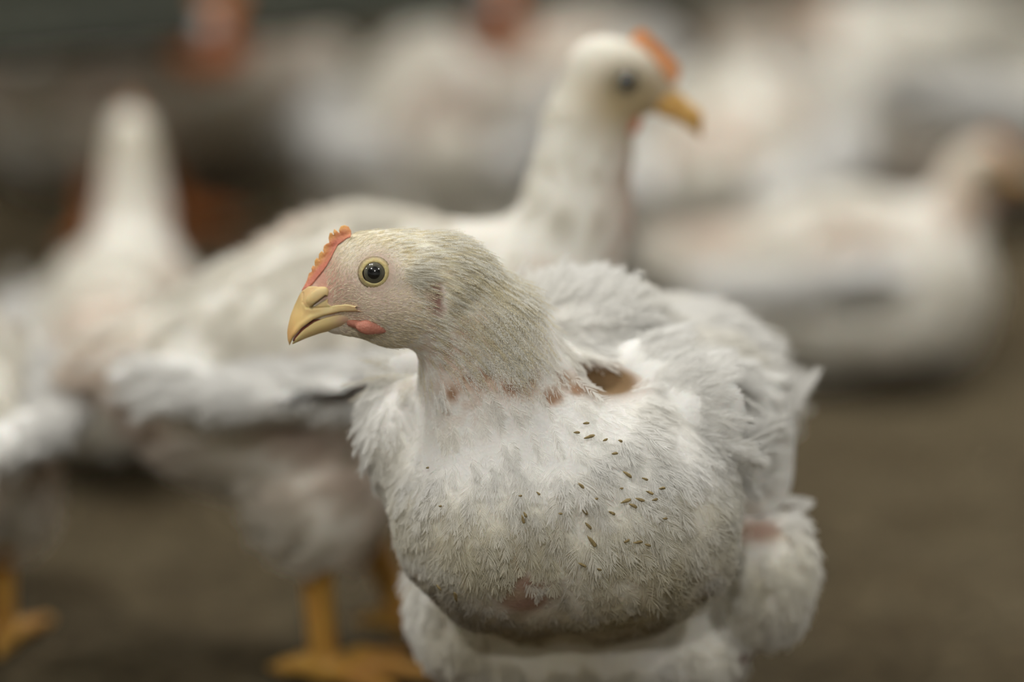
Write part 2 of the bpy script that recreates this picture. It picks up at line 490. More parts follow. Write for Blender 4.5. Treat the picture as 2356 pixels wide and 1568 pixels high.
def body_colour(p, under=False):
    n = len(p)
    c = np.tile(WHITE, (n, 1))
    # yellowish juvenile down on head and neck
    k = np.clip((p[:, 1] - P(0, 900)[1]) / 30, 0, 1) * np.clip((P(1260, 0)[0] - p[:, 0]) / 15, 0, 1) * np.clip(1 - p[:, 2] / 70, 0, 1)
    c = c + (CREAM - c) * (k * .75)[:, None]
    s = np.clip(vnoise(p, .12, 21), 0, 1) * .28
    c = c + (YEL - c) * s[:, None] * np.clip(.35 + k, 0, 1)[:, None]
    if under:
        bs = bare(p)
        skin = np.tile(SKIN, (n, 1))
        nkz = blob(p, P(1080, 810, -12), (24, 24, 36)) * np.clip(.6 + .8 * vnoise(p, .9, 63), 0, 1)
        bs = np.maximum(bs, nkz * .8)
        redk = np.clip(blob(p, P(1200, 1365, 10), (16, 14, 80)) + 1.2 * blob(p, P(1000, 684, -16), (5, 9, 20)) + .8 * blob(p, P(1750, 1225, 60), (18, 9, 60)) , 0, 1)
        skin = skin + (REDSKIN - skin) * redk[:, None]
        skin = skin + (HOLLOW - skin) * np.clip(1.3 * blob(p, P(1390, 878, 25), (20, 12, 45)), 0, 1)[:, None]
        skin = skin + (np.array([.36, .22, .14]) - skin) * np.clip(1.4 * patches(p), 0, 1)[:, None]
        combk = blob(p, P(745, 640, 0), (8, 14, 30))
        skin = skin + (np.array([.62, .30, .22]) - skin) * (combk * .8)[:, None]
        c = c * .93
        c = c + (skin - c) * np.clip(bs * 1.6 + .04, 0, 1)[:, None]
    low = np.clip((P(0, 1080)[1] - p[:, 1]) / 40, 0, 1) * np.clip((90 - p[:, 2]) / 40, 0, 1)
    so = low * np.clip(.45 + .55 * vnoise(p, .10, 23) + .25 * vnoise(p, .35, 24), 0, 1)
    c = c + (np.array([.72, .66, .45]) - c) * (so * .7)[:, None]
    d = dirtiness(p)
    c = c + (DIRT * 1.5 - c) * (d * .64)[:, None]
    return np.clip(c, 0, 1)

org = to_world(np.array([P(1400, 1300, 105)]))[0]; org = np.array([org[0], org[1], 0.0])
hen = empty('chicken', tuple(org))
tag(hen, 'sharp white young broiler chicken with head turned in profile, closest to the camera', 'chicken')
def W2L(p): return to_world(p) - org
body = mesh_obj('body', W2L(bv), bf, M_SKIN, hen, tint=body_colour(bv, True))

# ---- plumage
CT = [  # px, py, W, flow(x, v, w), length, width, lift
    (790, 560, 0, (.75, .65, 0), 4, .8, .25), (900, 530, 0, (1, .08, 0), 5, .9, .22), (800, 620, -10, (.35, .95, 0), 3, .6, .2),
    (1000, 545, 0, (1, -.15, .1), 8, 1.4, .22), (1110, 600, 8, (.85, -.55, .15), 11, 1.9, .28), (1190, 690, 16, (.6, -.8, .2), 13, 2.2, .30),
    (860, 690, -14, (1, -.05, 0), 2.2, .5, .2), (930, 740, -12, (1, -.2, .1), 3.0, .6, .2), (860, 570, -10, (1, .25, 0), 4, .8, .2),
    (960, 620, -16, (.95, -.1, 0), 6, 1.1, .28), (1010, 700, -16, (.8, -.6, 0), 7, 1.2, .22), (1080, 780, -14, (.6, -.8, 0), 12, 1.9, .25),
    (1160, 780, 0, (.55, -.8, .1), 13, 2.2, .25), (930, 800, 0, (.95, -.3, 0), 3.5, .8, .15), (985, 880, 6, (.25, -1, 0), 12, 2.0, .2),
    (1080, 960, -8, (.35, -.95, 0), 18, 3.6, .18), (1200, 900, 0, (.5, -.85, 0), 18, 4, .2), (1290, 830, 30, (.8, -.5, .3), 20, 6, .25),
    (980, 1100, 10, (-.25, -.9, .3), 14, 6, .12), (1180, 1150, -12, (0.02, -1, .05), 15, 6, .12), (1430, 1080, 0, (.45, -.8, .35), 16, 7, .12),
    (1600, 1250, 30, (.5, -.6, .6), 14, 7, .11), (1000, 1330, 20, (-.1, -.8, .6), 11, 6, .10), (1250, 1400, 12, (.1, -.6, .8), 10, 5, .09),
    (1500, 1400, 40, (.3, -.5, .8), 11, 6, .10), (1350, 740, 70, (.7, .15, .7), 24, 8, .3), (1480, 640, 120, (.6, .15, .8), 26, 9, .3),
    (1650, 730, 140, (.75, 0, .65), 26, 9, .3), (930, 900, 50, (-.15, -.75, .65), 20, 7, .25), (900, 1020, 60, (-.1, -.8, .6), 20, 7, .25),
    (1780, 1300, 80, (.25, -.9, .3), 12, 6, .10), (1850, 1400, 110, (0, -.9, .4), 11, 6, .10), (1400, 1480, 100, (.3, -.3, .9), 16, 6, .15),
    (1700, 950, 160, (.8, -.2, .6), 26, 8, .25), (1090, 1450, 80, (0, -.9, .3), 14, 5, .2),
]
cpos = np.array([P(a[0], a[1], a[2]) for a in CT])
cval = np.array([[*(np.array(a[3]) / np.linalg.norm(a[3])), a[4], a[5], a[6]] for a in CT])
def fields(p):
    r = blend_ctrl(p, cpos, cval, 11)
    n = grad(body_f, p)
    fl = r[:, :3] + rng.normal(0, .10, (len(p), 3))
    fl = fl - n * (fl * n).sum(1, keepdims=True); fl /= np.linalg.norm(fl, axis=1, keepdims=True) + 1e-9
    return n, fl, r[:, 3], r[:, 4], r[:, 5]
is_head = lambda p: np.clip((p[:, 1] - P(0, 880)[1]) / 10, 0, 1) * np.clip((P(1240, 0)[0] - p[:, 0]) / 10, 0, 1) * np.clip((48 - p[:, 2]) / 10, 0, 1)
visible = lambda p: (p[:, 2] < 150) * 1.0 + .25
beakzone = lambda p: (p[:, 0] > P(756, 0)[0] - 0.25 * (p[:, 1] - P(0, 690)[1]) + 1.0)
def keep(p, k=1.0): return rng.random(len(p)) > np.clip(bare(p) * 1.35, 0, 1) * k
eyec = P(864, 628, -15.5)
def not_eye(p): return ((p - eyec)[:, :2] ** 2).sum(1) > 6.9 ** 2
PTS, RAD, TIN = [], [], []
def add(pts, radii, fi, cols, jitter=.07):
    c = cols[fi] * (1 + rng.normal(0, jitter, (len(fi), 1)))
    PTS.append(pts); RAD.append(radii); TIN.append(np.clip(c, 0, 1))
# fine short down over head and upper neck
rp = sample_mesh(bv, bf, 60000, lambda p: is_head(p) * (p[:, 2] < 25))
m = beakzone(rp) & not_eye(rp) & keep(rp, .95) & (rng.random(len(rp)) > .65 * blob(rp, P(1100, 800, -12), (22, 26, 30))); rp = rp[m]
n_, fl, L, Wd, lf = fields(rp)
L = np.minimum(L, 7) * rng.uniform(.5, 1.1, len(L))
t = np.linspace(0, 1, 4)
pts = rp[:, None] - n_[:, None] * .3 + fl[:, None] * (L[:, None] * t)[..., None] + n_[:, None] * (L[:, None] * (lf[:, None] * 1.1 * t - .25 * t * t))[..., None]
radii = np.full((len(rp), 4), .085) * np.array([1, .9, .7, .25])
c = body_colour(rp); kk = np.clip(.5 + .9 * vnoise(rp, 1.5, 81) + .3 * vnoise(rp, 3.5, 82), 0, 1)[:, None]
c = c * (.80 + .20 * kk) + np.array([.05, .05, .045]) * kk; c = c * (1 - .25 * (1 - kk)) + np.array([.74, .62, .38]) * .25 * (1 - kk)
c = c * rng.uniform(.92, 1.08, (len(rp), 1))
PTS.append(pts); RAD.append(radii); TIN.append(np.clip(c, 0, 1))
# face bristles: minute pale filoplumes over the bare cheeks and around the eyes
rp = sample_mesh(bv, bf, 12000, lambda p: (blob(p, P(845, 675, -10), (24, 20, 60)) > .25) * (p[:, 2] < 20) * 1.0)
m = beakzone(rp) & (((rp - eyec)[:, :2] ** 2).sum(1) > 7.3 ** 2); rp = rp[m]
n_, fl, L, Wd, lf = fields(rp)
de = rp - eyec; rr = np.linalg.norm(de[:, :2], axis=1)
tang = np.stack([-de[:, 1], de[:, 0], 0 * rr], 1) / rr[:, None]; tang *= np.sign(tang[:, :1] + .3 * tang[:, 1:2] + 1e-3)
k = np.exp(-(rr / 13) ** 2)[:, None] * (de[:, 1:2] < 5)
fl = fl * (1 - k) + tang * k; fl -= n_ * (fl * n_).sum(1, keepdims=True); fl /= np.linalg.norm(fl, axis=1, keepdims=True)
L = rng.uniform(.7, 1.7, len(rp)) * np.clip(.55 + rr / 25, .5, 1.5)
pts = rp[:, None] - n_[:, None] * .1 + fl[:, None] * (L[:, None] * t)[..., None] + n_[:, None] * (L[:, None] * (.38 * t - .2 * t * t))[..., None]
radii = np.full((len(rp), 4), .125) * np.array([1.1, 1, .8, .3])
c = np.tile(np.array([.95, .88, .72]), (len(rp), 1)) * rng.uniform(.7, 1.1, (len(rp), 1))
PTS.append(pts); RAD.append(radii); TIN.append(c)
# white tuft over the ear
rp = sample_mesh(bv, bf, 420, lambda p: (blob(p, P(962, 632, -14), (6, 5.5, 12)) > .4) * (p[:, 2] < 0) * 1.0)
n_, fl, L, Wd, lf = fields(rp)
L = rng.uniform(3, 6, len(rp)); fl = fl + rng.normal(0, .25, fl.shape)
pts = rp[:, None] + fl[:, None] * (L[:, None] * t)[..., None] + n_[:, None] * (L[:, None] * (.5 * t - .25 * t * t))[..., None]
PTS.append(pts); RAD.append(np.full((len(rp), 4), .08) * np.array([1, .9, .7, .25])); TIN.append(np.tile(CREAM * .6 + WHITE * .4, (len(rp), 1)) * rng.uniform(.85, 1.05, (len(rp), 1)))
# small pointed hackles on head and neck
rp = sample_mesh(bv, bf, 5200, lambda p: is_head(p) * (p[:, 2] < 40) * np.clip((p[:, 0] - P(800, 0)[0]) / 25, .15, 1))
m = beakzone(rp) & not_eye(rp) & keep(rp) & (blob(rp, P(860, 680, -12), (16, 14, 30)) < .5); rp = rp[m]
n_, fl, L, Wd, lf = fields(rp)
L = L * rng.uniform(.7, 1.25, len(L)); Wd = Wd * rng.uniform(.6, 1.1, len(L))
a, b, fi = feathers(rp - n_ * .3, n_, fl, L, Wd * .8, lf * rng.uniform(.7, 1.9, len(L)), np.full(len(L), .14), 20, fluff=.12, rad=.105)
fc = body_colour(rp); y = rng.random(len(rp)) < .35; fc[y] = fc[y] * .45 + YEL * .5; fc[~y] = fc[~y] * .6 + WHITE * .4
add(a, b, fi, fc)
# contour feathers of the trunk
rp = sample_mesh(bv, bf, 7000, lambda p: (1 - is_head(p)) * visible(p))
m = keep(rp); rp = rp[m]
n_, fl, L, Wd, lf = fields(rp)
fl = fl + rng.normal(0, .12, fl.shape); fl -= n_ * (fl * n_).sum(1, keepdims=True); fl /= np.linalg.norm(fl, axis=1, keepdims=True)
L = L * rng.uniform(.5, 1.05, len(L)); Wd = Wd * rng.uniform(.6, 1.15, len(L))
a, b, fi = feathers(rp - n_ * .4, n_, fl, L, Wd, lf * rng.uniform(.25, 1.0, len(L)), lf * .3, 36, fluff=.13, rad=.19, side_drop=.06)
add(a, b, fi, body_colour(rp), .02)

def merge_hair(name, parent, X=W2L):
    p = np.concatenate(PTS); r = np.concatenate(RAD); c_ = np.concatenate(TIN)
    return hair_obj(name, X(p), r / 1000, c_, M_FEA, parent)
plum = merge_hair('plumage', hen); plum['kind'] = 'stuff'

# ---- wings: a shaped arm carrying rows of larger feathers
def wing_obj(ells, rows, lo, hi):
    f = union(ells)
    v, q = surface_nets(lambda p: f(p) + .9 * vnoise(p, .12, 31), lo, hi, 2.0)
    w = mesh_obj('wing', W2L(v), q, M_SKIN, hen, tint=np.tile(WHITE * .92, (len(v), 1)))
    F = []
    for (a, b, fa, fb, n, L, Wd, lf) in rows:
        for i in range(n):
            s = (i + rng.uniform(-.3, .3)) / max(1, n - 1)
            p = np.array(a) * (1 - s) + np.array(b) * s
            d = np.array(fa) * (1 - s) + np.array(fb) * s; d = d / np.linalg.norm(d)
            F.append((p, d, L * rng.uniform(.85, 1.1), Wd * rng.uniform(.85, 1.1), lf))
    p = np.array([x[0] for x in F]); d = np.array([x[1] for x in F])
    for _ in range(6):
        g = grad(f, p); p = p - g * f(p)[:, None]
    g = grad(f, p)
    d = d - g * (d * g).sum(1, keepdims=True) * .7; d /= np.linalg.norm(d, axis=1, keepdims=True)
    g = g - d * (g * d).sum(1, keepdims=True); g /= np.linalg.norm(g, axis=1, keepdims=True)
    L = np.array([x[2] for x in F]); Wd = np.array([x[3] for x in F]); lf = np.array([x[4] for x in F])
    a, b, fi = feathers(p - g * .5, g, d, L, Wd, lf, lf * .3 + .03, 120, fluff=.12, rad=.17, side_drop=.15, tipw=.35)
    c = np.tile(WHITE, (len(F), 1)) * rng.uniform(.92, 1.03, (len(F), 1))
    h = hair_obj('wing_feathers', W2L(a), b / 1000, np.clip(c[fi] * (1 + rng.normal(0, .05, (len(fi), 1))), 0, 1), M_FEA, w)
    h['kind'] = 'stuff'
    return w
# the wing on the right of the picture
RW = basis(P(1830, 1075, 120) - P(1500, 930, 40), UPC)
wing_obj([(sdf_ell(P(1640, 985, 72), (47, 31, 17), basis((.72, -.28, .62), UPC)), 0),
          (sdf_cone(P(1470, 870, 50), P(1600, 960, 40), 17, 22), 12),
          (sdf_ell(P(1710, 1105, 88), (26, 17, 14), basis((.7, -.1, .7), UPC)), 10)],
         [(P(1455, 800, 50), P(1480, 900, 35), (.85, .1, .4), (.8, -.2, .4), 12, 26, 9, .12), (P(1430, 850, 45), P(1470, 960, 30), (.85, .05, .4), (.7, -.5, .4), 9, 22, 8, .12),
          (P(1500, 880, 30), P(1560, 1010, 22), (.9, .15, .3), (.9, -.2, .3), 10, 24, 7, .2),
          (P(1540, 850, 40), P(1640, 1060, 26), (.95, .1, .3), (.9, -.2, .35), 14, 24, 8, .15),
          (P(1600, 820, 50), P(1690, 1120, 32), (.95, .05, .35), (.9, -.2, .4), 16, 24, 8, .13),
          (P(1660, 830, 60), P(1740, 1150, 45), (.95, .1, .4), (.85, -.15, .5), 16, 20, 7, .12),
          (P(1720, 900, 75), P(1770, 1160, 62), (.95, .2, .4), (.9, .1, .5), 8, 15, 5, .15),
          (P(1640, 1010, 40), P(1700, 1160, 42), (.6, -.8, .2), (.6, -.8, .3), 9, 24, 6, .2)],
         (20, -95, 0), (150, 15, 170))
# the wing on the left of the picture
wing_obj([(sdf_ell(P(955, 960, 66), (40, 26, 14), basis((.25, -.05, .97), UPC)), 0),
          (sdf_cone(P(950, 880, 45), P(920, 1000, 50), 12, 14), 8)],
         [(P(955, 850, 45), P(900, 960, 45), (-.2, -.8, .5), (-.1, -.8, .5), 9, 14, 5, .15),
          (P(940, 900, 38), P(900, 1010, 42), (-.2, -.8, .5), (-.1, -.8, .5), 9, 14, 5, .15),
          (P(925, 960, 36), P(900, 1040, 46), (-.1, -.8, .5), (0, -.8, .5), 8, 14, 5, .12)],
         (-90, -75, 10), (0, 35, 125))

# ---- stray quill feathers at tail and wing tip
def quill(px, py, w, d, L, Wd, n_up=(0, .3, -1), col=WHITE):
    d = np.array(d, float); d /= np.linalg.norm(d); g = np.array(n_up, float); g -= d * (g @ d); g /= np.linalg.norm(g)
    one = lambda x: np.array([x])
    a, b, fi = feathers(one(P(px, py, w)), one(g), one(d), one(L), one(Wd), one(.05), one(.05), 170, fluff=.10, rad=.17, side_drop=.1, tipw=.3)
    o = hair_obj('quill_feather', W2L(a), b / 1000, np.tile(col, (len(fi), 1)), M_FEA, hen)
    return o
quill(1800, 960, 105, (.60, .78, .1), 25, 6)
quill(1775, 985, 118, (.66, .78, .1), 24, 5)
quill(1755, 930, 125, (.8, .6, .1), 22, 5)
quill(1790, 1200, 90, (.9, .45, .1), 16, 3.5)
quill(1780, 1150, 92, (.95, -.05, .1), 16, 4)
quill(1700, 850, 130, (.85, .5, .3), 24, 7)

# ---- beak
UP = [(697, 668), (689, 679), (678, 700), (668, 725), (662, 750), (660, 765), (662, 782), (666, 795), (669, 788), (675, 776), (696, 753), (722, 735), (748, 725), (786, 717),
      (824, 716), (850, 721), (848, 715), (836, 709), (820, 704), (800, 700), (775, 702), (764, 704), (756, 697), (757, 687), (753, 675), (744, 665), (731, 659), (712, 658)]
up_d = poly_sd(UP); culm = line_d([(712, 655), (697, 668), (689, 679), (678, 700), (668, 725), (662, 750), (660, 765), (662, 782), (666, 795)])
wx = np.array([P(x, 0)[0] for x in (660, 664, 670, 680, 695, 715, 740, 770, 800, 830, 850)]); wy = np.array([.6, 1.0, 2.2, 3.7, 5.3, 6.5, 7.4, 8.3, 9.0, 9.2, 9.2])
head_f = union(body_parts[:9])
oper = [sdf_ell(P(731, 681, sg * 7.2), (5.2, 3.0, 2.3), basis((.80, .58, sg * .1), (0, 1, 0))) for sg in (-1, 1)]
slit = [sdf_cone(P(716, 707, sg * 8.0), P(749, 684, sg * 8.8), .40, .75, (1, 1, 4)) for sg in (-1, 1)]
groove = [sdf_cone(P(a[0], a[1], sg * a[2]), P(b[0], b[1], sg * b[2]), .3, .3, (1, 1, 2.5)) for sg in (-1, 1) for a, b in
          (((697, 674, 5.0), (696, 695, 6.2)), ((696, 695, 6.2), (704, 707, 7.0)), ((704, 707, 7.0), (716, 709, 7.6)), ((716, 709, 7.6), (762, 706, 8.8)))]
tom = line_d([(666, 792), (675, 776), (696, 753), (722, 735), (748, 725), (786, 717), (824, 716), (850, 721)])
def fb(p):
    aw = np.abs(p[:, 2]); w = np.interp(p[:, 0], wx, wy)
    dc = culm(p); rr = np.clip(dc / (w * .95), 0, 1); rnd = np.sqrt(1 - (1 - rr) ** 2 + 1e-6)
    lip = .45 * np.exp(-((tom(p) - 1.2) / 1.0) ** 2)
    v = (aw - w * rnd - lip) * .8
    v = smin(v, head_f(p) - .9, 1.0)
    v = smax(v, up_d(p), .6)
    for o in oper: v = smin(v, o(p), .8)
    for o in slit + groove: v = smax(v, -o(p), .5)
    return v
v, q = surface_nets(fb, (-93, -5, -12), (-54, 24, 12), .40)
BK = np.array([0.90, 0.64, 0.28]); BKL = np.array([0.88, 0.72, 0.42]); PINK = np.array([.62, .34, .24])
def bcol(v):
    c = np.tile(BK, (len(v), 1))
    k = np.clip((v[:, 0] - P(690, 0)[0]) / 12, 0, 1); c = c + (BKL - c) * (k * .6)[:, None]
    k = blob(v, P(668, 775, 0), (3, 6, 9)); c = c + (np.array([.66, .36, .14]) - c) * k[:, None] * .8
    k = np.clip((P(0, 785)[1] - v[:, 1]) / 2, 0, 1); c = c + (np.array([.70, .55, .16]) - c) * k[:, None]
    k = blob(v, P(728, 678, -7), (9, 6, 9)); c = c + (np.array([.74, .58, .30]) - c) * k[:, None] * .7
    k = blob(v, P(700, 668, 0), (6, 4, 9)); c = c + (np.array([.72, .44, .22]) - c) * k[:, None] * .7
    s = blob(v, P(835, 713, -9), (8, 3, 20)) * .6; c = c + (PINK - c) * (s * .5)[:, None]
    sl_ = np.min([o(v) for o in slit], 0); c = c * np.clip(.45 + sl_ * .9, .45, 1)[:, None]
    return c * (1 + .04 * vnoise(v, .8, 5))[:, None]
mesh_obj('upper_beak', W2L(v), q, M_BEAK, hen, tint=bcol(v))
LOW = [(670, 793), (678, 780), (698, 759), (724, 740.5), (750, 730), (787, 721), (812, 720), (815, 735), (808, 750), (798, 752), (768, 759), (735, 767), (704, 778), (686, 786)]
low_d = poly_sd(LOW); gon = line_d([(670, 794), (686, 787), (704, 779), (735, 768), (768, 760), (800, 754), (830, 750)])
def fl_(p):
    w = np.interp(p[:, 0], wx, wy) * .84 - .2
    rr = np.clip(gon(p) / (w * .6 + .3), 0, 1)
    return smax((np.abs(p[:, 2]) - w * np.sqrt(1 - (1 - rr) ** 2 + 1e-6)) * .8, low_d(p), .7)
v, q = surface_nets(fl_, (-92, -6, -12), (-54, 20, 12), .42)
cl = np.tile(np.array([.80, .62, .30]), (len(v), 1)) * (1 + .05 * vnoise(v, .6, 8))[:, None]
k = blob(v, P(800, 738, -7), (5, 5, 12))[:, None]; cl = cl + (np.array([.58, .38, .28]) - cl) * k
mesh_obj('lower_beak', W2L(v), q, M_BEAK, hen, tint=cl)
mo_d = poly_sd([(672, 788), (676, 777), (697, 754), (723, 736), (750, 727), (787, 716), (824, 716), (852, 720), (840, 730), (800, 728), (750, 736), (724, 748), (698, 765), (680, 784)])
v, q = surface_nets(lambda p: smax((np.abs(p[:, 2]) - np.interp(p[:, 0], wx, wy) * .72) * .8, mo_d(p), .4), (-91, -5, -9), (-55, 14, 9), .6)
mesh_obj('mouth', W2L(v), q, M_COMB, hen, tint=np.tile(np.array([.22, .07, .05]), (len(v), 1)))

# ---- comb: toothed fleshy ridge up the forehead
CMB = [(807.5, 546), (808, 531), (802, 521), (793.5, 517.5), (784, 520), (780, 529), (782, 537), (775, 531), (769, 526), (767, 534), (770, 545), (764, 535), (759, 535), (756, 547), (758, 558),
       (752, 560), (745.5, 565), (743.5, 575), (746, 582), (740, 577), (734, 584), (733, 595), (736, 599), (729, 592), (724, 600), (724, 609), (726, 613), (720, 610), (716.5, 617), (718, 624), (711, 628), (707, 643), (701, 656), (694, 669),
       (704, 667), (719, 654), (737, 632), (752, 614), (763, 594), (771, 576), (778, 564), (788, 556), (798, 549)]
cmb_d = poly_sd(CMB); cmb_in = line_d([(704, 667), (719, 654), (737, 632), (752, 614), (763, 594), (771, 576), (778, 564), (788, 556), (798, 549), (806, 547)])
def fc_(p):
    t = np.clip(cmb_in(p) / 7, 0, 1)
    v = np.abs(p[:, 2]) - (2.2 - 1.45 * t + .25 * vnoise(p, 1.3, 71))
    v = smin(v, head_f(p) - .7, 1.0)
    return smax(v, cmb_d(p), .45)
v, q = surface_nets(fc_, (-88, 15, -10), (-62, 50, 10), .30)
T = np.clip(1.15 - cmb_in(v) / 6.5 + .10 * vnoise(v, 1.0, 72), 0, 1)[:, None]
c1 = np.array([.80, .50, .13]); c2 = np.array([.62, .22, .15])
comb = mesh_obj('comb', W2L(v), q, M_COMB, hen, tint=c1 * (1 - T) + c2 * T)

# ---- eyes with lids
def uvsphere(r, nu=32, nv=20):
    V = [(0, 0, r)]; Fc = []
    for j in range(1, nv):
        for i in range(nu):
            a, b = 2 * math.pi * i / nu, math.pi * j / nv
            V.append((r * math.sin(b) * math.cos(a), r * math.sin(b) * math.sin(a), r * math.cos(b)))
    V.append((0, 0, -r)); e = len(V) - 1
    for i in range(nu):
        Fc.append((0, 1 + i, 1 + (i + 1) % nu)); b0 = 1 + (nv - 2) * nu
        Fc.append((e, b0 + (i + 1) % nu, b0 + i))
    for j in range(nv - 2):
        for i in range(nu):
            a = 1 + j * nu + i; b = 1 + j * nu + (i + 1) % nu
            Fc.append((a, a + nu, b + nu, b))
    return np.array(V), Fc
def find_surface(px, py, sgn):
    w = sgn * 30.0
    for _ in range(60):
        p = P(px, py, w); d = body_f(p[None])[0]
        if d < .05: break
        w -= sgn * max(.05, d * .7)
    return p
for sgn in (-1, 1):
    c0 = find_surface(862, 752, sgn); c0[2] -= sgn * .2
    w = sdf_ell(c0, (7.4, 2.9, 1.9), basis((1, .03, -sgn * .12)))
    c1_ = find_surface(806, 742, sgn)
    v, q = surface_nets(union([(w, 0), (sdf_cone(c1_ - (0, 0, sgn * .4), c0 - (3, 0, 0), 1.5, 2.2), 2)]), (-75, -3, min(sgn * 2, sgn * 17)), (-38, 15, max(sgn * 2, sgn * 17)), .42)
    mesh_obj('wattle', W2L(v), q, M_COMB, hen, tint=np.array([.52, .22, .16]) * (1 + .08 * vnoise(v, .7, 73))[:, None])
for sgn in (-1, 1):
    s = find_surface(864, 628, sgn)
    c = P(864, 628, s[2] - sgn * 3.3)
    v, q = uvsphere(0.0058)
    # eye axis: outwards, slightly forwards
    ax = np.array([-.10, .02, sgn * 1.0]); ax /= np.linalg.norm(ax)
    axw = Vector(to_world(ax[None] * 1000)[0] - to_world(np.zeros((1, 3)))[0]).normalized()
    e = mesh_obj('eye', v, q, M_EYE, hen, loc=tuple(W2L(c[None])[0]))
    e.rotation_mode = 'QUATERNION'; e.rotation_quaternion = axw.to_track_quat('Z', 'Y')
    # lid: fleshy ring hugging the ball
    V, Fc, T = [], [], []
    rings = [(.0042, .0038), (.0045, .0041), (.0051, .0040), (.0057, .0035), (.0062, .0028), (.0067, .0026), (.0074, .0006)]
    nu = 56
    for j, (r, z) in enumerate(rings):
        for i in range(nu):
            a = 2 * math.pi * i / nu
            # almond corners fore and aft
            rr = r * (1 + (.12 * math.exp(-((math.cos(a) * 1 + math.sin(a) * .35) + 1.05) ** 2 / .03) if j < 2 else 0))
            wig = .00016 * math.sin(a * 27) * (j >= 3)
            V.append((rr * math.cos(a), rr * .97 * math.sin(a), z + wig)); T.append(j / 6)
    for j in range(len(rings) - 1):
        for i in range(nu):
            a = j * nu + i; b = j * nu + (i + 1) % nu
            Fc.append((a, a + nu, b + nu, b))
    T = np.array(T)[:, None]
    y0 = np.array([.66, .56, .26]); y1 = np.array([.46, .36, .24])
    lidc = y0 * (1 - np.clip(T * 1.6 - .4, 0, 1)) + y1 * np.clip(T * 1.6 - .4, 0, 1)
    lidc[:nu * 1] = np.array([.16, .08, .06]); lidc[5 * nu:6 * nu] *= .62
    lid = mesh_obj('eyelid', np.array(V), Fc, M_COMB, e, tint=lidc)

# ---- legs of the main bird (hock, shank and toes down to the litter)
def tube_sdf_mesh(name, segs, mat_, parent, X, h=1.6, k=3):
    u = union([(sdf_cone(a, b, ra, rb), k) for a, b, ra, rb in segs])
    allp = np.array([s[0] for s in segs] + [s[1] for s in segs]); R = max(max(s[2], s[3]) for s in segs) + 3
    v, q = surface_nets(u, allp.min(0) - R, allp.max(0) + R, h)
    return mesh_obj(name, X(v), q, mat_, parent)
def leg_segs(hip, hock, foot, fwd, up=np.array([0, 0, 1.0]), s=1.0, toe=.85):
    """hip/hock/foot in mm (z up frame). toes spread on the floor around fwd"""
    hip, hock, foot, fwd = (np.array(a, float) for a in (hip, hock, foot, fwd))
    fwd = fwd - up * (fwd @ up); fwd /= np.linalg.norm(fwd); sd = np.cross(up, fwd)
    segs = [(hip, hock, 11 * s, 6.5 * s), (hock, foot, 6.2 * s, 5.2 * s)]
    for ang, L in ((-38, 38), (0, 46), (38, 38), (170, 18)):
        L = L * toe
        a = math.radians(ang); d = fwd * math.cos(a) + sd * math.sin(a)
        k1 = foot + d * L * .5 * s + up * 1.0; tip = foot + d * L * s - up * 1.2
        segs += [(foot, k1, 4.8 * s, 4.0 * s), (k1, tip, 4.0 * s, 2.6 * s), (tip, tip + d * 6 * s - up * 1.0, 2.2 * s, .8 * s)]
    return segs
def lw(p):     # sculpting frame point -> millimetres, world axes, relative to org
    return W2L(np.asarray(p)[None])[0] * 1000
fw = -np.array([TAIL[0], TAIL[2], 0.0])
for (hp, hk) in (((1090, 1420, 95), (1125, 1560, 88)), ((1720, 1400, 95), (1640, 1600, 92))):
    a, b = lw(P(*hp)), lw(P(*hk))
    ft = np.array([b[0] - 8, b[1] - 10, 5.2])
    tube_sdf_mesh('leg', leg_segs(a, b, ft, fw), M_LEG_R, hen, lambda v: v / 1000)

# ---- dirt specks stuck in the breast feathers
M_SPECK = simple('dark_litter_speck', (0.22, 0.165, 0.075), .9, noise=((0.34, 0.26, 0.12), 900))
specks = [(1390, 1020, 7, 30), (1425, 1020, 6, -20), (1470, 1150, 12, -15), (1500, 1150, 8, 15), (1520, 1190, 7, 0), (1465, 1240, 12, 5), (1440, 1238, 8, 30), (1210, 1180, 8, -60), (1375, 1300, 6, -30), (1480, 1105, 8, -20), (1345, 982, 8, 10), (1353, 1013, 14, 25), (1325, 1003, 8, 0), (1411, 1048, 8, 10), (1441, 1094, 13, -35), (1334, 1117, 10, -42), (1367, 1146, 5, 0), (1439, 1153, 14, 20),
          (1455, 1163, 11, -25), (1341, 1173, 12, -45), (1406, 1178, 9, -25), (1358, 1240, 18, -52), (1350, 1206, 12, -45), (1486, 1246, 8, -20), (1340, 1290, 12, -30), (1205, 1190, 11, -75),
          (1240, 1137, 6, -40), (1199, 1141, 4, 0), (1290, 1178, 5, 0), (1490, 1135, 10, -20), (1515, 1125, 9, 10), (1055, 1358, 19, 80), (1020, 1338, 10, -60), (1023, 1163, 4, 0), (997, 1081, 4, 0), (1428, 1125, 4, 0)]
for (sx, sy, sl, ang) in specks:
    c = find_surface(sx, sy, -1); n0 = grad(body_f, c[None])[0]
    c = c + n0 * 3.4
    L = sl * .175
    v, q = uvsphere(1.0, 10, 6)
    d = np.array([math.cos(math.radians(ang)), math.sin(math.radians(ang)), 0]); d -= n0 * (d @ n0); d /= np.linalg.norm(d)
    s2 = np.cross(n0, d)
    w_ = .3 + .15 * L
    vv = c + v[:, :1] * d * max(.8, L) + v[:, 1:2] * s2 * w_ * (1 + .5 * v[:, :1]) + v[:, 2:] * n0 * .5
    vv = vv + rng.normal(0, .07, vv.shape)
    mesh_obj('dirt_speck', W2L(vv), q, M_SPECK, hen)

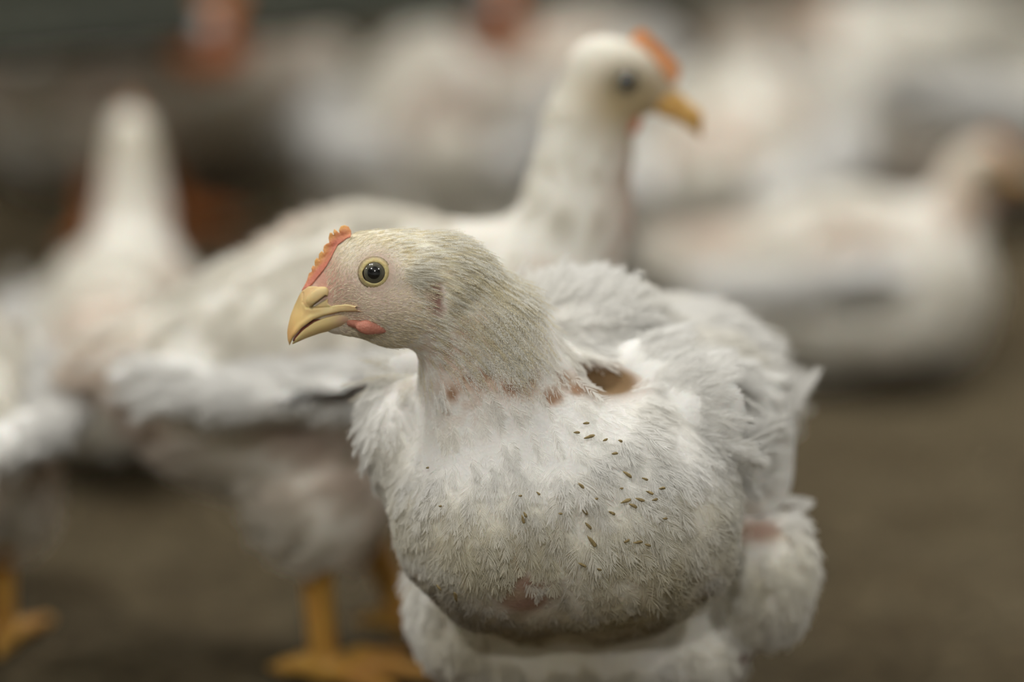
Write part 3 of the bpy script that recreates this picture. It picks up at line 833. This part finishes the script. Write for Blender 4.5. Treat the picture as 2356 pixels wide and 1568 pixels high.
# =================================================================== FLOCK
def generic(variant):
    """a chicken in its own frame: millimetres, +x forward, z up, standing on z = 0"""
    sit = variant.startswith('sitting')
    z0 = 62 if sit else 135
    Rt = basis((1, 0, (.26 if variant == 'alert' else .16) if not sit else .05), (0, 0, 1))
    up_neck = variant in ('alert',)
    if variant == 'alert':
        nk = [(78, 0, z0 + 28), (102, 0, z0 + 88), (108, 0, z0 + 132)]; hd = (119, 0, z0 + 152); hf = np.array([1, 0, -.36])
    elif variant == 'feeding':
        nk = [(85, 0, z0 + 10), (128, 0, z0 - 10), (152, 0, z0 - 42)]; hd = (164, 0, z0 - 60); hf = np.array([.45, 0, -1])
    elif variant == 'sitting_alert':
        nk = [(64, 0, z0 + 20), (84, 0, z0 + 72), (86, 0, z0 + 112)]; hd = (93, 0, z0 + 128); hf = np.array([1, 0, -.25])
    elif variant == 'sitting':
        nk = [(70, 0, z0 + 22), (92, 0, z0 + 52), (98, 0, z0 + 74)]; hd = (108, 0, z0 + 86); hf = np.array([1, 0, -.2])
    else:
        nk = [(78, 0, z0 + 22), (104, 0, z0 + 55), (116, 0, z0 + 82)]; hd = (128, 0, z0 + 96); hf = np.array([1, 0, -.2])
    hf = hf / np.linalg.norm(hf); hd = np.array(hd, float)
    fs = [(sdf_ell((0, 0, z0 + (16 if variant == 'alert' else 2)), (112, 66, 57), Rt), 0), (sdf_ell((55, 0, z0 - 4), (58, 62, 58)), 15), (sdf_ell((-95, 0, z0 + (10 if variant == 'alert' else 20)), (44, 24, 24)), 14),
          (sdf_cone(nk[0], nk[1], 40, 24), 18), (sdf_cone(nk[1], nk[2], 24, 20), 8),
          (sdf_ell(hd, (23, 16.5, 19), basis(hf, (0, 1, 0))), 8), (sdf_cone(hd + hf * 8, hd + hf * 24, 14, 8, (1, .8, 1)), 5)]
    for s in (-1, 1):
        fs.append((sdf_ell((-12, s * 40, z0 - 36 if not sit else z0 - 30), (34, 24, 34 if not sit else 28)), 10))
    if sit: fs.append((sdf_ell((-8, 0, 42), (108, 80, 40)), 18))
    u = union(fs)
    f = lambda p: u(p) + 1.6 * vnoise(p, .09, 41)
    v, q = surface_nets(f, (-165, -85, 0), (235, 85, 315), 4.0)
    hc_ = hd
    def col(p):
        c = np.tile(np.array([.85, .825, .76]), (len(p), 1))
        k = np.clip(1 - np.linalg.norm(p - hc_, axis=1) / 70, 0, 1); c = c + (CREAM * .95 - c) * (k * .8)[:, None]
        s = np.clip(vnoise(p, .05, 44) * .9, 0, 1) * .45; c = c + (SKIN * 1.15 - c) * s[:, None]
        fs2 = hd + hf * 20; k = np.clip(1.2 - np.linalg.norm((p - fs2) / np.array([15, 20, 15]), axis=1), 0, 1); c = c + (SKIN * .85 - c) * (k * .9)[:, None]
        fc0 = hd + hf * 6 - np.array([0, 0, 6]); k = np.clip(1.5 - np.linalg.norm((p - fc0) / np.array([24, 40, 19]), axis=1), 0, 1); c = c + (np.array([.44, .34, .19]) - c) * (k * .95)[:, None]
        ey = hd + hf * 5 + np.array([0, 0, 3]); k = np.clip(1.6 - np.linalg.norm((p - ey) / np.array([8, 40, 7]), axis=1), 0, 1); c = c + (np.array([.20, .16, .09]) - c) * (k * .8)[:, None]
        k = np.clip(1.5 - np.linalg.norm((p - np.array([86, 0, z0 + 56])) / np.array([12, 60, 14]), axis=1), 0, 1); c = c + (np.array([.42, .26, .16]) - c) * (k * .85)[:, None]
        nf = np.array(nk[1]) + np.array([20, 0, 4]); k = np.clip(1.3 - np.linalg.norm((p - nf) / np.array([18, 20, 40]), axis=1), 0, 1); c = c + (np.array([.42, .27, .2]) - c) * (k * .75)[:, None]
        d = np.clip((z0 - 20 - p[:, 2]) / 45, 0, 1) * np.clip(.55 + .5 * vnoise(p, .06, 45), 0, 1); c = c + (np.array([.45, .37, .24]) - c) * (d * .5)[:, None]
        return np.clip(c, 0, 1)
    X = lambda p: np.asarray(p) / 1000
    root = empty('chicken', (0, 0, 0))
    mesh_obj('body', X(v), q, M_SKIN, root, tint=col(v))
    # plumage
    rp = sample_mesh(v, q, 1100); n_ = grad(f, rp)
    fl = np.tile(np.array([-1.0, 0, -.35]), (len(rp), 1)); nn = rp[:, 0] > 60
    fl[nn] = (-.5, 0, -1); fl += rng.normal(0, .15, fl.shape)
    fl -= n_ * (fl * n_).sum(1, keepdims=True); fl /= np.linalg.norm(fl, axis=1, keepdims=True) + 1e-9
    dh = np.linalg.norm(rp - hc_, axis=1); keep_ = dh > 24; rp, n_, fl, dh = rp[keep_], n_[keep_], fl[keep_], dh[keep_]
    L = np.clip(dh * .25, 6, 24); 
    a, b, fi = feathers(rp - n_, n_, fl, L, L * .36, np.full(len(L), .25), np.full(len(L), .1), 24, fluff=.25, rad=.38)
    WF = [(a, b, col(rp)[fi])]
    # wings
    for s in (-1, 1):
        wf = union([(sdf_ell((-22, s * 56, z0 + 16), (70, 13, 34), basis((1, s * .24, .12), (0, 0, 1))), 0), (sdf_ell((-88, s * 34, z0 + 14), (34, 9, 17), basis((1, s * .3, .1), (0, 0, 1))), 10)])
        wv, wq = surface_nets(lambda p: wf(p) + 1.2 * vnoise(p, .14, 51), (-140, min(s * 5, s * 90), z0 - 40), (75, max(s * 5, s * 90), z0 + 70), 4.0)
        mesh_obj('wing', X(wv), wq, M_SKIN, root, tint=np.tile(WHITE * .84, (len(wv), 1)))
        wrp = sample_mesh(wv, wq, 260, lambda p: (p[:, 1] * s > 48) * 1.0 + .05); wn = grad(wf, wrp); wfl = np.tile(np.array([-1.0, -s * .1, -.25]), (len(wrp), 1)) + rng.normal(0, .12, wrp.shape)
        wfl -= wn * (wfl * wn).sum(1, keepdims=True); wfl /= np.linalg.norm(wfl, axis=1, keepdims=True)
        a, b, fi = feathers(wrp - wn, wn, wfl, np.full(len(wrp), 26.), np.full(len(wrp), 9.), np.full(len(wrp), .18), np.full(len(wrp), .08), 24, fluff=.2, rad=.45)
        WF.append((a, b, np.tile(WHITE * .86, (len(a), 1))))
    pl = hair_obj('plumage', X(np.concatenate([w[0] for w in WF])), np.concatenate([w[1] for w in WF]) / 1000, np.concatenate([w[2] for w in WF]), M_FEA, root); pl['kind'] = 'stuff'
    # head parts
    B = basis(hf, (0, 1, 0)); hup = B[:, 2] if B[2, 2] > 0 or variant == 'feeding' else -B[:, 2]
    hup = hup if hup @ np.array([.3, 0, 1]) > 0 else -hup
    bk = union([(sdf_cone(hd + hf * 26 - hup * 2, hd + hf * 40 - hup * 5, 7.5, 4.5), 0), (sdf_cone(hd + hf * 40 - hup * 5, hd + hf * 47 - hup * 12, 4.5, 1), 3)])
    c0 = hd + hf * 36; bvv, bq = surface_nets(bk, c0 - 26, c0 + 26, 1.6)
    mesh_obj('beak', X(bvv), bq, M_BEAK, root, tint=np.tile(np.array([.66, .40, .13]), (len(bvv), 1)))
    cf = lambda p: union([(sdf_ell(hd + hf * (6 + i * 5.5) + hup * (19 - i * 2.6), (5.2, 2.2, 7)), 2) for i in range(4)])(p) if True else 0
    c0 = hd + hf * 12 + hup * 14; cv, cq = surface_nets(cf, c0 - 28, c0 + 28, 1.8)
    mesh_obj('comb', X(cv), cq, M_COMB, root, tint=np.tile(np.array([.80, .38, .18]), (len(cv), 1)))
    for s in (-1, 1):
        ev, eq = uvsphere(0.0056, 20, 12)
        e = mesh_obj('eye', ev, eq, M_EYE, root, loc=tuple((hd + hf * 5 + hup * 3 + np.array([0, s * 13.6, 0])) / 1000))
        e.rotation_euler = (math.radians(-90 * s), 0, 0)
        wv, wq = surface_nets(sdf_ell(hd + hf * 14 - hup * 16 + np.array([0, s * 6, 0]), (5, 2.4, 6)), hd + hf * 14 - hup * 16 + np.array([0, s * 6, 0]) - 9, hd + hf * 14 - hup * 16 + np.array([0, s * 6, 0]) + 9, 1.5)
        mesh_obj('wattle', X(wv), wq, M_COMB, root, tint=np.tile(np.array([.60, .24, .16]), (len(wv), 1)))
        if not sit:
            st = (30 if variant == 'walking' else 16) * s
            tube_sdf_mesh('leg', leg_segs((-8, s * 38, z0 - 58), (-16 + st * .3, s * 36, 74), (st, s * 36, 6.5), (1, 0, 0), s=1.3, toe=.6 if variant == 'walking' else .85), M_LEG, root, X, h=2.2)
        else:
            tube_sdf_mesh('leg', leg_segs((-15, s * 40, 26), (-5, s * 38, 12), (12, s * 34, 7), (1, 0, 0), s=.8), M_LEG, root, X, h=2.2)
    return root
def copy_tree(o, parent=None):
    c = o.copy(); COL.objects.link(c)
    if parent is not None: c.parent = parent
    for ch in list(o.children): copy_tree(ch, c)
    return c
protos = {}
def place(variant, px, D, yaw, scale, label, orange=False):
    x, y = (px - 1178) / FPX * D, D
    # D is distance along the lens axis; find floor point under it
    if variant not in protos: o = protos[variant] = generic(variant)
    else:
        o = copy_tree(protos[variant])
    o.location = (x, y, 0); o.rotation_euler = (0, 0, math.radians(yaw)); o.scale = (scale,) * 3
    tag(o, label, 'chicken', 'flock of blurred white chickens behind')
    if orange:
        for ch in o.children:
            if ch.name.startswith('leg'):
                ch.data = ch.data.copy(); ch.data.materials[0] = M_LEG_O
    return o
# px = column of the body centre, D = distance along the floor
FLOCK = [
    ('alert', 825, 1.735, -4, .98, 'white chicken right behind the sharp one, neck stretched up, beak pointing right'),
    ('feeding', -200, 1.755, 99, .80, 'white chicken cut by the left edge, seen from behind above a dark shadow'),
    ('sitting_alert', 240, 2.12, 88, .84, 'white chicken resting at left, seen from behind, neck raised between the orange-brown legs'),
    ('walking', 300, 2.62, 2, 1.0, 'white chicken on two orange-brown legs under the orange drip cup at left', True),
    ('sitting', 320, 2.83, 182, 1.05, 'white chicken partly hidden behind the walking one with orange-brown legs'),
    ('sitting', -420, 2.80, 95, 1.0, 'white chicken in the upper left corner beneath the grey drinker pipe'),
    ('sitting', 1010, 2.62, 92, 1.1, 'white chicken resting between the orange-brown legs and the raised neck'),
    ('standing', 560, 3.40, 20, 1.0, 'white chicken below the drinker pipe, between the two orange drip cups'),
    ('sitting', 1260, 2.86, 95, 1.1, 'white chicken resting behind the raised neck, right of the second drip cup'),
    ('sitting', 1940, 2.28, 8, .82, 'large white chicken resting at right, nearest above the bare litter'),
    ('sitting', 2210, 2.76, 165, 1.12, 'white chicken resting at upper right, just behind the large resting one'),
    ('sitting', 1690, 2.54, 80, 1.05, 'white chicken resting beneath the raised beak'),
    ('standing', 1660, 3.10, 30, 1.0, 'white chicken standing farther back, right above the raised beak'),
    ('standing', 2560, 3.15, 100, 1.0, 'white chicken cut by the right edge near the upper corner'),
    ('sitting', 1980, 3.45, 200, 1.1, 'white chicken at the top edge, farthest back on the right side'),
    ('standing', 1330, 3.62, 200, 1.0, 'white chicken at the top edge above the raised head'),
    ('sitting', 2300, 3.75, 20, 1.1, 'white chicken at the top right corner, farthest back'),
]
for a in FLOCK: place(*a)

# =================================================================== DRINKER LINE
M_PIPE = simple('grey_green_pipe', (0.085, 0.09, 0.07), .6, noise=((0.065, 0.07, 0.055), 12), spec=.2)
M_CUP = simple('orange_plastic', (0.50, 0.17, 0.04), .45, noise=((0.42, 0.14, 0.035), 30))
M_STEEL = simple('steel_nipple', (0.5, 0.5, 0.5), .3)
def at(px, D, z): return np.array([(px - 1178) / FPX * D, D, z])
pa, pb = at(-700, 2.30, .188), at(2900, 2.80, .188)
def lathe(prof, nu=28):
    V, Fc = [], []
    for r, z in prof:
        for i in range(nu):
            a = 2 * math.pi * i / nu; V.append((r * math.cos(a), r * math.sin(a), z))
    for j in range(len(prof) - 1):
        for i in range(nu):
            a = j * nu + i; b = j * nu + (i + 1) % nu; Fc.append((a, b, b + nu, a + nu))
    return np.array(V), Fc
ln = empty('drinker_line', tuple((pa + pb) / 2 * np.array([1, 1, 0])))
tag(ln, 'grey-green drinker pipe running low across the top of the picture', 'pipe')
yaw = math.atan2(pb[1] - pa[1], pb[0] - pa[0]); ln.rotation_euler = (0, 0, yaw)
Lp = np.linalg.norm(pb - pa) / 2
v, f = lathe([(.0, -Lp), (.017, -Lp), (.017, Lp), (.0, Lp)]); v = v[:, [2, 0, 1]] + np.array([0, 0, .188])
mesh_obj('pipe', v, f, M_PIPE, ln)
v, f = box_vf(-Lp, Lp, -.012, .012, .203, .245); mesh_obj('support_rail', v, f, M_PIPE, ln, smooth=False)
for x_ in (-.55, .55):
    v, f = lathe([(0, .22), (.0012, .22), (.0012, RZ - .0), (0, RZ)], 8); mesh_obj('hanging_wire', v + np.array([x_, 0, 0]), f, M_STEEL, ln)
for px in (335, 965):
    t_ = (px + 700) / 3600.0; x_ = (2 * t_ - 1) * Lp
    v, f = lathe([(0, .133), (.010, .1335), (.020, .139), (.025, .149), (.027, .150), (.0265, .147), (.022, .136), (.012, .1295), (0, .129)])
    bowl = mesh_obj('drip_cup', v + np.array([x_ - .008, -.014, .022]), f, M_CUP, ln)
    v, f = lathe([(.0, .137), (.007, .137), (.011, .150), (.0165, .162), (.0195, .190), (.0, .191)])
    mesh_obj('arm', v + np.array([x_, 0, .016]), f, M_CUP, bowl)
    v, f = lathe([(0, .150), (.0025, .150), (.0025, .158), (.006, .160), (.006, .180), (0, .180)], 16)
    mesh_obj('nipple', v + np.array([x_ - .010, -.014, .012]), f, M_STEEL, bowl)

# =================================================================== LAMPS
M_LAMPB = simple('white_lamp_housing', (.8, .8, .78), .4)
for i, (lx, ly, pw) in enumerate(LAMPS):  # unseen housings, also over the added fill lights
    t = empty('ceiling_and_fill_lamp', (lx, ly, LAMP_Z)); tag(t, 'long tube lamp fixed under the white ceiling, unseen, set for room and fill light', 'lamp', 'ceiling lamps over the litter')
    v, f = box_vf(-.62, .62, -.07, .07, .01, .15); mesh_obj('housing', v, f, M_LAMPB, t, smooth=False)
